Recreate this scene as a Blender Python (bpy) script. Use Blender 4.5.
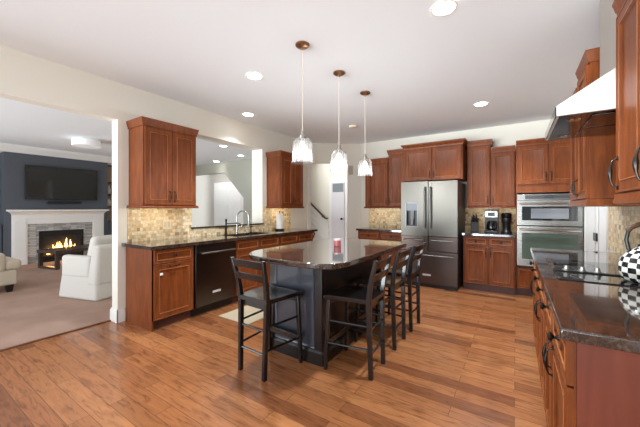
import bpy, bmesh, math, random
from mathutils import Vector, Matrix

random.seed(7)
PI = math.pi
for o in list(bpy.data.objects):
    bpy.data.objects.remove(o)
SC = bpy.context.scene
COL = SC.collection

# ------------------------------------------------------------------ camera, world, daylight, exposure
F_PX, W_PX, H_PX, HORIZON = 299.0, 640, 427, 208.2
YAW = math.atan(196 / 299.0)
cam_data = bpy.data.cameras.new('camera')
cam_data.sensor_width = 36
cam_data.lens = F_PX / W_PX * 36
cam_data.shift_y = -(H_PX / 2 - HORIZON) / W_PX
cam_data.clip_start = 0.05
cam = bpy.data.objects.new('camera', cam_data)
cam.location = (3.808, 0, 1.31)
cam.rotation_euler = (PI / 2, 0, YAW)
COL.objects.link(cam)
SC.camera = cam

world = bpy.data.worlds.new('world')
SC.world = world
world.use_nodes = True
bg = world.node_tree.nodes['Background']
bg.inputs[0].default_value = (0.86, 0.94, 1.0, 1)
bg.inputs[1].default_value = 0.42

SC.view_settings.view_transform = 'Standard'
SC.view_settings.look = 'None'
SC.view_settings.gamma = 1.0
SC.view_settings.use_curve_mapping = False
SC.view_settings.exposure = 0.95
SC.cycles.max_bounces = 16
SC.cycles.diffuse_bounces = 12


def area(name, loc, rot, sx, sy, power, col=(1, 1, 1)):
    l = bpy.data.lights.new(name, 'AREA')
    l.shape = 'RECTANGLE'
    l.size, l.size_y, l.energy, l.color = sx, sy, power, col
    o = bpy.data.objects.new(name, l)
    o.location, o.rotation_euler = loc, rot
    COL.objects.link(o)
    return o


# daylight coming in through the glazing behind the camera (breakfast nook) and the family room windows
area('window_daylight', (2.7, -3.0, 1.0), (PI / 2 + 0.75, 0, 0), 1.8, 2.2, 66, (0.86, 0.94, 1.0))
area('family_room_daylight', (-3.2, -2.8, 0.9), (PI / 2 + 0.4, 0, 0), 4.0, 1.6, 75, (0.88, 0.94, 1.0))
# added soft sun aimed upward through the open rear to brighten the ceiling
sun = bpy.data.lights.new('ceiling_fill_sun', 'SUN')
sun.energy, sun.angle, sun.color = 1.45, 0.4, (0.9, 0.96, 1.0)
suno = bpy.data.objects.new('ceiling_fill_sun', sun)
suno.rotation_euler = Vector((0.26, 1.0, 0.2)).to_track_quat('-Z', 'Y').to_euler()
COL.objects.link(suno)
area('foyer_door_fill', (-4.9, 6.55, 2.45), (0.75, 0, 0), 1.6, 0.4, 5, (0.95, 0.97, 1.0))  # added light that brightens the white foyer door
area('stair_hall_area', (-0.3, 6.75, 2.68), (0, 0, 0), 1.6, 0.7, 4, (1.0, 0.95, 0.88))  # soft area light facing down just under the hall ceiling

# ------------------------------------------------------------------ materials
def srgb(r, g, b):
    def c(v):
        v /= 255.0
        return v / 12.92 if v <= 0.04045 else ((v + 0.055) / 1.055) ** 2.4
    return (c(r), c(g), c(b), 1)


def mat(name, col, rough=0.5, metal=0.0, emit=None, estr=0.0, spec=0.5, coat=0.0):
    m = bpy.data.materials.new(name)
    m.use_nodes = True
    b = m.node_tree.nodes['Principled BSDF']
    b.inputs['Base Color'].default_value = col
    b.inputs['Roughness'].default_value = rough
    b.inputs['Metallic'].default_value = metal
    b.inputs['Specular IOR Level'].default_value = spec
    b.inputs['Coat Weight'].default_value = coat
    if emit:
        b.inputs['Emission Color'].default_value = emit
        b.inputs['Emission Strength'].default_value = estr
    return m


def N(m, t, **kw):
    n = m.node_tree.nodes.new(t)
    for k, v in kw.items():
        if k in n.inputs:
            n.inputs[k].default_value = v
        else:
            setattr(n, k, v)
    return n


def L(m, a, b):
    m.node_tree.links.new(a, b)


def coords(m, scale=(1, 1, 1), kind='Object', rot=(0, 0, 0)):
    tc = N(m, 'ShaderNodeTexCoord')
    mp = N(m, 'ShaderNodeMapping')
    mp.inputs['Scale'].default_value = scale
    mp.inputs['Rotation'].default_value = rot
    L(m, tc.outputs[kind], mp.inputs['Vector'])
    return mp.outputs['Vector']


def ramp(m, fac, stops):
    r = N(m, 'ShaderNodeValToRGB')
    el = r.color_ramp.elements
    while len(el) < len(stops):
        el.new(0.5)
    for e, (p, c) in zip(el, stops):
        e.position, e.color = p, c
    L(m, fac, r.inputs['Fac'])
    return r.outputs['Color']


def mixc(m, a, b, fac, mode='MIX'):
    x = N(m, 'ShaderNodeMix', data_type='RGBA', blend_type=mode)
    for sock, v in ((x.inputs[6], a), (x.inputs[7], b), (x.inputs[0], fac)):
        if hasattr(v, 'links'):
            L(m, v, sock)
        else:
            sock.default_value = v
    return x.outputs[2]


def bump(m, h, strength=0.2, dist=0.01):
    b = N(m, 'ShaderNodeBump', Strength=strength, Distance=dist)
    L(m, h, b.inputs['Height'])
    L(m, b.outputs['Normal'], m.node_tree.nodes['Principled BSDF'].inputs['Normal'])


def base(m):
    return m.node_tree.nodes['Principled BSDF'].inputs['Base Color']


def wood(name, c1, c2, rough=0.3, stretch=(14, 14, 1.6), coat=0.15, spec=0.5):
    m = mat(name, c1, rough, coat=coat, spec=spec)
    v = coords(m, stretch)
    n = N(m, 'ShaderNodeTexNoise', Scale=2.2, Detail=6.0, Roughness=0.6, Distortion=0.6)
    L(m, v, n.inputs['Vector'])
    n2 = N(m, 'ShaderNodeTexNoise', Scale=2.0, Detail=2.0)
    L(m, coords(m, (1, 1, 1)), n2.inputs['Vector'])
    col = ramp(m, n.outputs['Fac'], [(0.3, c2), (0.7, c1)])
    col2 = ramp(m, n2.outputs['Fac'], [(0.3, (0.78, 0.78, 0.78, 1)), (0.7, (1.12, 1.1, 1.08, 1))])
    L(m, mixc(m, col, col2, 1.0, 'MULTIPLY'), base(m))
    return m


CHERRY = wood('cherry_wood', srgb(140, 75, 36), srgb(106, 54, 26), 0.36, coat=0.0, spec=0.2)
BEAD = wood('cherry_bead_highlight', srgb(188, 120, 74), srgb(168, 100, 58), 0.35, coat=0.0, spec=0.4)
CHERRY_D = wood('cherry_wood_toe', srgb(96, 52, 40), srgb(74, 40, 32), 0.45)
CHERRY_END = wood('cherry_end_panel', srgb(122, 62, 44), srgb(106, 52, 37), 0.45, stretch=(6, 6, 0.8), coat=0.0, spec=0.25)
BLACKW = wood('black_painted_wood', srgb(27, 25, 26), srgb(17, 16, 17), 0.25, coat=0.3)
BLACKI = wood('espresso_island_wood', srgb(30, 25, 25), srgb(20, 17, 17), 0.28, coat=0.3)
WALNUT = wood('dark_table_wood', srgb(78, 62, 54), srgb(58, 46, 40), 0.4)
RAILW = wood('handrail_wood', srgb(92, 56, 36), srgb(70, 42, 28), 0.35)
WALL = mat('wall_cream_paint', srgb(232, 228, 216), 0.85)
CEIL = mat('ceiling_paint', srgb(240, 244, 246), 0.9)
WHITE = mat('white_trim_paint', srgb(240, 239, 235), 0.45)
GREYW = mat('hall_grey_paint', srgb(166, 165, 153), 0.85)
NAVY = mat('charcoal_blue_paint', srgb(84, 88, 96), 0.7)
BRONZE = mat('dark_bronze', srgb(52, 46, 42), 0.35, 0.85)
PEWTER = mat('antique_pewter', srgb(66, 62, 58), 0.38, 0.9)
BRASSY = mat('bronze_canopy', srgb(150, 112, 82), 0.3, 0.9)
CHROME = mat('chrome', srgb(215, 215, 212), 0.12, 1.0)
NICKEL = mat('brushed_nickel', srgb(185, 183, 178), 0.28, 1.0)
BLACKP = mat('black_plastic', srgb(22, 22, 23), 0.35)
BLACKG = mat('black_glass', srgb(14, 15, 16), 0.04, spec=0.7)
RUBBER = mat('dark_gap', srgb(16, 14, 13), 0.8)
OVENGL = mat('oven_glass_reflection', srgb(84, 100, 90), 0.06, spec=0.9)  # greenish-grey reflection in the oven window is put into the base colour
BADGE = mat('badge_plate', srgb(225, 222, 220), 0.3, 0.4)
LINEN = mat('white_slipcover', srgb(204, 200, 193), 0.9)
BEIGEF = mat('beige_upholstery', srgb(196, 186, 168), 0.9)
PAPER = mat('paper_towel', srgb(240, 238, 232), 0.95)
RUGM = mat('sink_mat', srgb(186, 168, 140), 0.95)
CANDLE = mat('rose_candle_wax', srgb(176, 92, 96), 0.25, coat=0.6)
LIGHTON = mat('lamp_diffuser', srgb(255, 250, 240), 0.5, emit=(1, 0.95, 0.86, 1), estr=9.0)
BULB = mat('bulb_glow', srgb(255, 245, 225), 0.5, emit=(1, 0.9, 0.74, 1), estr=8.0)
FLAME = mat('flame', srgb(255, 160, 40), 0.6, emit=(1, 0.48, 0.1, 1), estr=7.0)
FLAMEC = mat('flame_core', srgb(255, 230, 150), 0.6, emit=(1, 0.82, 0.45, 1), estr=9.0)
DRUM = mat('drum_shade', srgb(246, 246, 246), 0.8, emit=(1, 0.98, 0.95, 1), estr=0.05)
SCREEN = mat('television_screen', srgb(16, 17, 19), 0.08, spec=0.6)
LEDS = mat('oven_display', srgb(10, 14, 22), 0.2, emit=(0.6, 0.75, 0.9, 1), estr=0.06)
SLATE = mat('door_light_panel', srgb(120, 128, 134), 0.3)
LILAC = mat('hall_door_paint', srgb(226, 222, 226), 0.5)
SAND = mat('shelf_back_tan', srgb(176, 150, 122), 0.7)
LOGM = mat('charred_log', srgb(60, 44, 36), 0.9)


def steel(name, col, rough, stretch):
    m = mat(name, col, rough, 1.0)
    n = N(m, 'ShaderNodeTexNoise', Scale=3.0, Detail=3.0)
    L(m, coords(m, stretch), n.inputs['Vector'])
    r = N(m, 'ShaderNodeMapRange')
    r.inputs['To Min'].default_value, r.inputs['To Max'].default_value = rough - 0.05, rough + 0.07
    L(m, n.outputs['Fac'], r.inputs['Value'])
    L(m, r.outputs['Result'], m.node_tree.nodes['Principled BSDF'].inputs['Roughness'])
    return m


STEEL = steel('stainless_steel', srgb(138, 136, 131), 0.26, (2, 2, 90))
DSTEEL = steel('black_stainless', srgb(88, 78, 72), 0.3, (2, 2, 90))
FSTEEL = steel('refrigerator_steel', srgb(94, 91, 85), 0.32, (90, 90, 2))
FSTEELD = steel('refrigerator_drawer_steel', srgb(92, 80, 76), 0.3, (90, 90, 2))
HOODM = mat('hood_white_glare', srgb(240, 239, 234), 0.35)  # bright reflection on the canopy is painted in as white


def make_floor():
    m = mat('hardwood_floor', srgb(150, 95, 62), 0.3)
    v = coords(m)
    nz = N(m, 'ShaderNodeTexNoise', Scale=1.1, Detail=1.0)
    L(m, v, nz.inputs['Vector'])
    br = N(m, 'ShaderNodeTexBrick', offset=0.37, offset_frequency=2, squash=1.0)
    br.inputs['Color1'].default_value = (0, 0, 0, 1)
    br.inputs['Color2'].default_value = (1, 1, 1, 1)
    br.inputs['Mortar'].default_value = (0.5, 0.5, 0.5, 1)
    br.inputs['Scale'].default_value = 1.0
    br.inputs['Mortar Size'].default_value = 0.0016
    br.inputs['Mortar Smooth'].default_value = 0.2
    br.inputs['Brick Width'].default_value = 0.95
    br.inputs['Row Height'].default_value = 0.112
    L(m, v, br.inputs['Vector'])
    tone = ramp(m, br.outputs['Color'], [(0.0, srgb(122, 73, 46)), (0.3, srgb(164, 108, 68)), (0.7, srgb(152, 96, 60)), (1.0, srgb(180, 122, 78))])
    # grain, offset per plank
    comb = N(m, 'ShaderNodeVectorMath', operation='ADD')
    sc = N(m, 'ShaderNodeVectorMath', operation='SCALE')
    L(m, br.outputs['Color'], sc.inputs[0])
    sc.inputs['Scale'].default_value = 9.0
    L(m, v, comb.inputs[0])
    L(m, sc.outputs[0], comb.inputs[1])
    mp = N(m, 'ShaderNodeMapping')
    mp.inputs['Scale'].default_value = (3.4, 26, 1)
    L(m, comb.outputs[0], mp.inputs['Vector'])
    g = N(m, 'ShaderNodeTexNoise', Scale=1.6, Detail=6.0, Roughness=0.62, Distortion=0.9)
    L(m, mp.outputs[0], g.inputs['Vector'])
    grain = ramp(m, g.outputs['Fac'], [(0.3, (0.55, 0.48, 0.42, 1)), (0.46, (0.97, 0.96, 0.95, 1)), (0.72, (1.25, 1.2, 1.12, 1))])
    c = mixc(m, tone, grain, 1.0, 'MULTIPLY')
    kn = N(m, 'ShaderNodeTexNoise', Scale=4.5, Detail=4.0)
    mp2 = N(m, 'ShaderNodeMapping')
    mp2.inputs['Scale'].default_value = (1.0, 2.6, 1)
    L(m, comb.outputs[0], mp2.inputs['Vector'])
    L(m, mp2.outputs[0], kn.inputs['Vector'])
    knots = ramp(m, kn.outputs['Fac'], [(0.30, (0.55, 0.5, 0.46, 1)), (0.42, (1, 1, 1, 1))])
    c = mixc(m, c, knots, 0.55, 'MULTIPLY')
    c = mixc(m, c, srgb(96, 58, 36), br.outputs['Fac'])
    L(m, c, base(m))
    rr = N(m, 'ShaderNodeMapRange')
    rr.inputs['To Min'].default_value, rr.inputs['To Max'].default_value = 0.13, 0.3
    L(m, g.outputs['Fac'], rr.inputs['Value'])
    L(m, rr.outputs['Result'], m.node_tree.nodes['Principled BSDF'].inputs['Roughness'])
    h = N(m, 'ShaderNodeMath', operation='SUBTRACT')
    L(m, g.outputs['Fac'], h.inputs[0])
    L(m, br.outputs['Fac'], h.inputs[1])
    bump(m, h.outputs[0], 0.14, 0.006)
    return m


def make_granite():
    m = mat('brown_granite', srgb(60, 44, 36), 0.07, spec=0.75, coat=0.6)
    m.node_tree.nodes['Principled BSDF'].inputs['Coat Roughness'].default_value = 0.03
    v = coords(m)
    a = N(m, 'ShaderNodeTexNoise', Scale=85.0, Detail=3.0, Roughness=0.6)
    b = N(m, 'ShaderNodeTexNoise', Scale=14.0, Detail=4.0, Roughness=0.6)
    vo = N(m, 'ShaderNodeTexVoronoi', Scale=120.0)
    for n in (a, b, vo):
        L(m, v, n.inputs['Vector'])
    c1 = ramp(m, a.outputs['Fac'], [(0.36, srgb(22, 20, 21)), (0.52, srgb(66, 50, 42)), (0.68, srgb(98, 86, 78))])
    c2 = ramp(m, b.outputs['Fac'], [(0.35, srgb(34, 28, 25)), (0.65, srgb(80, 60, 48))])
    c = mixc(m, c1, c2, 0.45)
    sp = ramp(m, vo.outputs['Distance'], [(0.05, (1.5, 1.5, 1.5, 1)), (0.25, (1, 1, 1, 1))])
    L(m, mixc(m, c, sp, 1.0, 'MULTIPLY'), base(m))
    return m


def make_splash():
    m = mat('travertine_mosaic', srgb(205, 185, 150), 0.5)
    v = coords(m, kind='UV')
    def brick(w, h, off, sq):
        b = N(m, 'ShaderNodeTexBrick', offset=off, offset_frequency=2, squash=sq, squash_frequency=3)
        b.inputs['Color1'].default_value = (0, 0, 0, 1)
        b.inputs['Color2'].default_value = (1, 1, 1, 1)
        b.inputs['Mortar'].default_value = (0.5, 0.5, 0.5, 1)
        b.inputs['Scale'].default_value = 1.0
        b.inputs['Mortar Size'].default_value = 0.0022
        b.inputs['Mortar Smooth'].default_value = 0.3
        b.inputs['Brick Width'].default_value = w
        b.inputs['Row Height'].default_value = h
        L(m, v, b.inputs['Vector'])
        return b
    b1 = brick(0.062, 0.043, 0.42, 0.55)
    t = ramp(m, b1.outputs['Color'], [(0.0, srgb(164, 130, 90)), (0.2, srgb(232, 206, 160)), (0.45, srgb(244, 228, 192)),
                                      (0.62, srgb(206, 182, 142)), (0.8, srgb(246, 232, 200)), (1.0, srgb(208, 168, 112))])
    n = N(m, 'ShaderNodeTexNoise', Scale=26.0, Detail=5.0, Roughness=0.65)
    L(m, v, n.inputs['Vector'])
    st = ramp(m, n.outputs['Fac'], [(0.32, (0.7, 0.66, 0.6, 1)), (0.55, (1, 1, 1, 1)), (0.75, (1.1, 1.08, 1.05, 1))])
    c = mixc(m, t, st, 1.0, 'MULTIPLY')
    c = mixc(m, c, srgb(196, 182, 156), b1.outputs['Fac'])
    L(m, c, base(m))
    h = N(m, 'ShaderNodeMath', operation='SUBTRACT')
    h.inputs[0].default_value = 1.0
    L(m, b1.outputs['Fac'], h.inputs[1])
    bump(m, h.outputs[0], 0.3, 0.004)
    return m


def make_carpet():
    m = mat('carpet', srgb(196, 164, 142), 1.0, spec=0.1)
    n = N(m, 'ShaderNodeTexNoise', Scale=160.0, Detail=2.0)
    n2 = N(m, 'ShaderNodeTexNoise', Scale=3.0, Detail=3.0)
    v = coords(m)
    L(m, v, n.inputs['Vector'])
    L(m, v, n2.inputs['Vector'])
    a = ramp(m, n.outputs['Fac'], [(0.3, srgb(150, 122, 108)), (0.7, srgb(192, 164, 148))])
    b = ramp(m, n2.outputs['Fac'], [(0.35, (0.88, 0.86, 0.84, 1)), (0.65, (1.05, 1.05, 1.05, 1))])
    L(m, mixc(m, a, b, 1.0, 'MULTIPLY'), base(m))
    bump(m, n.outputs['Fac'], 0.5, 0.01)
    return m


def make_stone():
    m = mat('ledger_stone', srgb(178, 176, 172), 0.8)
    v = coords(m, kind='UV')
    b = N(m, 'ShaderNodeTexBrick', offset=0.4, squash=0.7, squash_frequency=2)
    b.inputs['Color1'].default_value = srgb(150, 146, 142)
    b.inputs['Color2'].default_value = srgb(208, 206, 202)
    b.inputs['Mortar'].default_value = srgb(120, 116, 112)
    b.inputs['Scale'].default_value = 1.0
    b.inputs['Mortar Size'].default_value = 0.003
    b.inputs['Brick Width'].default_value = 0.16
    b.inputs['Row Height'].default_value = 0.04
    L(m, v, b.inputs['Vector'])
    L(m, b.outputs['Color'], base(m))
    bump(m, b.outputs['Color'], 0.5, 0.02)
    return m


def make_checker():
    m = mat('black_white_check_enamel', srgb(240, 238, 230), 0.12, coat=0.5)
    ck = N(m, 'ShaderNodeTexChecker')
    ck.inputs['Color1'].default_value = srgb(238, 236, 226)
    ck.inputs['Color2'].default_value = srgb(28, 28, 30)
    ck.inputs['Scale'].default_value = 1.0
    L(m, coords(m, kind='UV'), ck.inputs['Vector'])
    L(m, ck.outputs['Color'], base(m))
    return m


def make_glass():
    m = bpy.data.materials.new('ribbed_clear_glass')
    m.use_nodes = True
    nt = m.node_tree
    nt.nodes.clear()
    out = N(m, 'ShaderNodeOutputMaterial')
    tr = N(m, 'ShaderNodeBsdfTransparent', Color=(0.97, 0.97, 0.96, 1))
    gl = N(m, 'ShaderNodeBsdfGlossy', Roughness=0.08)
    gl.inputs['Color'].default_value = (0.5, 0.5, 0.5, 1)
    tl = N(m, 'ShaderNodeBsdfTranslucent')
    tl.inputs['Color'].default_value = (0.95, 0.93, 0.9, 1)
    fr = N(m, 'ShaderNodeLayerWeight', Blend=0.2)
    m1 = N(m, 'ShaderNodeMixShader')
    m2 = N(m, 'ShaderNodeMixShader', Fac=0.035)
    L(m, fr.outputs['Fresnel'], m1.inputs[0])
    L(m, tr.outputs[0], m1.inputs[1])
    L(m, gl.outputs[0], m1.inputs[2])
    L(m, m1.outputs[0], m2.inputs[1])
    L(m, tl.outputs[0], m2.inputs[2])
    L(m, m2.outputs[0], out.inputs['Surface'])
    return m


FLOOR = make_floor()
GRANITE = make_granite()
SPLASH = make_splash()
CARPET = make_carpet()
STONE = make_stone()
CHECK = make_checker()
GLASS = make_glass()


# ------------------------------------------------------------------ mesh builder
class MB:
    def __init__(s):
        s.bm = bmesh.new()
        s.uv = None

    def quad(s, pts):
        return s.bm.faces.new([s.bm.verts.new(p) for p in pts])

    def box(s, x0, y0, z0, x1, y1, z1):
        x0, x1 = sorted((x0, x1)); y0, y1 = sorted((y0, y1)); z0, z1 = sorted((z0, z1))
        v = [s.bm.verts.new(p) for p in ((x0, y0, z0), (x1, y0, z0), (x1, y1, z0), (x0, y1, z0),
                                         (x0, y0, z1), (x1, y0, z1), (x1, y1, z1), (x0, y1, z1))]
        for f in ((0, 3, 2, 1), (4, 5, 6, 7), (0, 1, 5, 4), (1, 2, 6, 5), (2, 3, 7, 6), (3, 0, 4, 7)):
            s.bm.faces.new([v[i] for i in f])
        return s

    def hexa(s, a, b):
        """a, b: two loops of 4 points (bottom counter-clockwise, top)"""
        va = [s.bm.verts.new(p) for p in a]
        vb = [s.bm.verts.new(p) for p in b]
        s.bm.faces.new(va[::-1]); s.bm.faces.new(vb)
        for i in range(len(a)):
            j = (i + 1) % len(a)
            s.bm.faces.new((va[i], va[j], vb[j], vb[i]))
        return s

    def prism(s, poly, z0, z1):
        return s.hexa([(x, y, z0) for x, y in poly], [(x, y, z1) for x, y in poly])

    def prism_y(s, poly, y0, y1):
        """poly in (x, z)"""
        return s.hexa([(x, y0, z) for x, z in poly], [(x, y1, z) for x, z in poly])

    def rings(s, rings, cap0=True, cap1=True):
        vs = [[s.bm.verts.new(p) for p in r] for r in rings]
        n = len(vs[0])
        for a, b in zip(vs, vs[1:]):
            for i in range(n):
                j = (i + 1) % n
                s.bm.faces.new((a[i], a[j], b[j], b[i]))
        if cap0: s.bm.faces.new(vs[0][::-1])
        if cap1: s.bm.faces.new(vs[-1])
        return s

    def lathe(s, prof, c=(0, 0, 0), n=24, cap0=True, cap1=True):
        return s.rings([[(c[0] + r * math.cos(2 * PI * i / n), c[1] + r * math.sin(2 * PI * i / n), c[2] + z)
                         for i in range(n)] for r, z in prof], cap0, cap1)

    def tube(s, pts, r, n=10):
        pts = [Vector(p) for p in pts]
        rs = r if isinstance(r, (list, tuple)) else [r] * len(pts)
        rings = []
        t0 = (pts[1] - pts[0]).normalized()
        up = Vector((0, 0, 1)) if abs(t0.z) < 0.9 else Vector((1, 0, 0))
        u = t0.cross(up).normalized()
        for i, p in enumerate(pts):
            if i == 0: t = pts[1] - p
            elif i == len(pts) - 1: t = p - pts[-2]
            else: t = (pts[i + 1] - p).normalized() + (p - pts[i - 1]).normalized()
            t.normalize()
            u = (u - t * u.dot(t)).normalized()
            w = t.cross(u)
            rings.append([p + (u * math.cos(2 * PI * k / n) + w * math.sin(2 * PI * k / n)) * rs[i] for k in range(n)])
        return s.rings(rings)

    def bar(s, p0, p1, w, d, side=(1, 0, 0), w1=None, d1=None):
        """square bar from p0 to p1; w along side, d across"""
        p0, p1 = Vector(p0), Vector(p1)
        t = (p1 - p0).normalized()
        u = Vector(side); u = (u - t * u.dot(t)).normalized()
        q = t.cross(u)
        w1 = w1 or w; d1 = d1 or d
        def ring(p, w, d):
            return [p + u * a * w / 2 + q * b * d / 2 for a, b in ((-1, -1), (1, -1), (1, 1), (-1, 1))]
        return s.rings([ring(p0, w, d), ring(p1, w1, d1)])

    def loops(s, x0, z0, x1, z1, prof):
        """door/drawer front in the xz plane, prof = [(inset, y)] outer to inner, last one capped"""
        s.rings([[(x0 + i, y, z0 + i), (x1 - i, y, z0 + i), (x1 - i, y, z1 - i), (x0 + i, y, z1 - i)] for i, y in prof])
        return s

    def build(s, name, m, parent=None, bevel=0.0, uvscale=None, seg=2):
        bm = s.bm
        bmesh.ops.recalc_face_normals(bm, faces=bm.faces)
        for f in bm.faces: f.smooth = True
        for e in bm.edges:
            if len(e.link_faces) == 2 and e.calc_face_angle(0) > 0.6: e.smooth = False
        if uvscale:
            uvl = bm.loops.layers.uv.new('UVMap')
            for f in bm.faces:
                nx, ny, nz = (abs(c) for c in f.normal)
                for lp in f.loops:
                    p = lp.vert.co
                    lp[uvl].uv = (p.y, p.z) if nx >= max(ny, nz) else ((p.x, p.z) if ny >= nz else (p.x, p.y))
        me = bpy.data.meshes.new(name)
        bm.to_mesh(me); bm.free()
        me.materials.append(m)
        o = bpy.data.objects.new(name, me)
        COL.objects.link(o)
        if parent: o.parent = parent
        if bevel:
            b = o.modifiers.new('bevel', 'BEVEL')
            b.width, b.segments, b.limit_method, b.angle_limit = bevel, seg, 'ANGLE', 0.7
        return o


def tag(o, label=None, cat=None, group=None, kind=None):
    if label: o['label'] = label
    if cat: o['category'] = cat
    if group: o['group'] = group
    if kind: o['kind'] = kind
    return o


def thing(name, label, cat, loc=(0, 0, 0), rz=0.0, group=None):
    o = bpy.data.objects.new(name, None)
    o.empty_display_size = 0.1
    o.location = loc
    o.rotation_euler = (0, 0, rz)
    COL.objects.link(o)
    return tag(o, label, cat, group)


def struct(name, mb, m, uv=None, bevel=0):
    return tag(mb.build(name, m, None, bevel, uv), kind='structure')


B = lambda *a: MB().box(*a)
CH = 2.75   # ceiling height

# ------------------------------------------------------------------ the setting
struct('floor', B(-0.14, -3.2, -0.06, 4.75, 6.1, 0).prism([(0, 5.42), (0.9, 6.1), (1.1, 6.1), (1.1, 7.4), (-9, 7.4), (-9, 6.0), (-0.6, 5.6), (-0.14, 5.42)][::1], -0.06, -0.001), FLOOR)
struct('floor_carpet', B(-6.4, -3.2, -0.06, -0.14, 5.0, 0.006), CARPET)
struct('ceiling', B(-9.2, -3.2, CH, 4.75, 7.6, CH + 0.1), CEIL)
wl = MB()
wl.box(-0.14, -3.2, 2.325, 0, 1.59, CH)
wl.box(-0.14, 1.59, 0, 0, 2.3, CH)
wl.box(-0.26, 2.3, 0, 0, 2.52, CH)
wl.box(-0.26, 2.52, 0, 0, 3.92, 1.02)
wl.box(-0.26, 2.52, 2.37, 0, 3.92, CH)
wl.box(-0.26, 3.92, 0, 0, 5.42, CH)
struct('wall_left', wl, WALL)
struct('wall_back', B(0.9, 6.1, 0, 4.75, 6.22, CH), WALL)
# wall across the corner with the opening to the stair hall
ux, uy = 0.9 / 1.128, 0.68 / 1.128
def diag(t0, t1, z0, z1, mb, th=0.12, off=0.0):
    a = (t0 * ux - off * -uy, 5.42 + t0 * uy - off * ux); b = (t1 * ux - off * -uy, 5.42 + t1 * uy - off * ux)
    mb.prism([a, b, (b[0] - uy * th, b[1] + ux * th), (a[0] - uy * th, a[1] + ux * th)], z0, z1)
wd = MB()
diag(0, 1.128, 2.32, CH, wd)
diag(0.845, 1.128, 0, 2.32, wd)
struct('wall_diagonal', wd, WALL)
struct('wall_right', B(4.6, -0.6, 0, 4.75, 6.1, CH), WALL)
tr = MB()
tr.box(-0.015, 5.30, 0, 0.014, 5.42, 2.32)
struct('trim_1', tr, WHITE)
bl = MB()
bl.box(0, 1.575, 0, 0.016, 1.665, 0.13)
bl.box(-0.155, 1.572, 0, 0.016, 1.59, 0.13)
bl.box(0, 1.578, 0.13, 0.010, 1.665, 0.15)
bl.box(-0.15, 1.578, 0.13, 0.010, 1.59, 0.15)
struct('baseboard_left', bl, WHITE, bevel=0.003)
struct('trim_2', B(-0.155, -3.2, 0, -0.125, 1.575, 0.012), wood('threshold_wood', srgb(120, 74, 48), srgb(98, 58, 38), 0.4, stretch=(6, 2, 6)))
# mosaic backsplashes
sp = MB()
sp.box(0, 1.69, 0.9, 0.012, 2.52, 1.34)
sp.box(0, 2.52, 0.9, 0.012, 3.92, 1.02)
sp.box(0, 3.92, 0.9, 0.012, 4.72, 1.34)
struct('trim_backsplash_left', sp, SPLASH, 1)
struct('trim_backsplash_back', B(1.1, 6.088, 0.9, 2.1, 6.1, 1.34).box(3.02, 6.088, 0.9, 3.81, 6.1, 1.34), SPLASH, 1)
struct('trim_backsplash_right', B(4.588, 0.9, 0.9, 4.6, 4.12, 1.84), SPLASH, 1)
# pass-through ledge
tag(B(-0.29, 2.50, 1.02, 0.03, 3.94, 1.045).build('granite_ledge', GRANITE, bevel=0.004),
    'narrow dark granite ledge on the sill of the pass-through opening above the sink', 'ledge')

# pantry door on the right wall, between the oven tower and the counter
pd = MB()
pd.box(4.575, 4.14, 0, 4.6, 4.24, 2.14); pd.box(4.575, 5.22, 0, 4.6, 5.32, 2.14); pd.box(4.575, 4.14, 2.05, 4.6, 5.32, 2.14)
struct('trim_3', pd, WHITE, bevel=0.004)
d1 = tag(B(4.578, 4.68, 0.01, 4.6, 5.2, 2.04).build('door_1', WHITE), kind='structure')
B(4.58, 4.26, 0.01, 4.6, 4.47, 2.04).build('door_leaf', WHITE, d1)
B(4.578, 4.50, 0.01, 4.6, 4.65, 2.04).build('door_stile', WHITE, d1)
for yy in (4.485, 4.665):
    B(4.59, yy - 0.014, 0.01, 4.6, yy + 0.014, 2.04).build('jamb_gap', RUBBER, d1)
for z in (0.25, 0.98, 1.72):
    B(4.562, 4.53, z - 0.045, 4.578, 4.68, z + 0.045).build('hinge', BLACKP, d1)

# stair hall and foyer
struct('wall_hall', B(-2.6, 7.3, 0, 1.2, 7.42, CH), WALL)
struct('wall_entry', B(-9.2, 7.3, 0, -2.6, 7.42, CH), mat('entry_taupe_paint', srgb(200, 194, 184), 0.85))
struct('wall_hall_side', B(1.0, 6.22, 0, 1.1, 7.3, CH), WALL)
gw = MB()
gw.prism_y([(-1.25, 0), (-1.25, CH), (-5.6, CH), (-5.6, 2.42), (-3.80, 2.42), (-2.93, 1.62), (-2.93, 0)], 6.15, 6.27)
struct('wall_stair', gw, GREYW)
struct('wall_foyer', B(-9.2, 5.2, 0, -9.1, 7.3, CH), WALL)
# white entry door in the foyer
fd = tag(B(-5.72, 7.24, 0, -4.0, 7.3, 2.26).build('door_2', WHITE, bevel=0.004), kind='structure')
for xa in (-5.5, -4.78):
    for z0, z1 in ((0.2, 0.85), (0.95, 1.45), (1.55, 2.0)):
        MB().loops(xa, z0, xa + 0.58, z1, [(0, 7.245), (0, 7.225), (0.03, 7.232), (0.05, 7.236)]).build('door_panel', WHITE, fd)
# hall door with an upper light, seen through the corner opening
hd = tag(B(-0.64, 7.26, 0, -0.04, 7.3, 2.13).build('door_3', WHITE, bevel=0.004), kind='structure')
B(-0.54, 7.225, 0.01, -0.14, 7.262, 2.03).build('door_leaf', LILAC, hd)
B(-0.50, 7.215, 1.76, -0.16, 7.228, 2.0).build('glass_light', SLATE, hd)
MB().tube([(-0.19, 7.225, 1.02), (-0.19, 7.17, 1.02)], 0.012).lathe([(0.03, 0), (0.035, 0.03), (0.01, 0.06)], (-0.19, 7.17, 0.99)).build('door_handle', BRONZE, hd)
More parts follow.
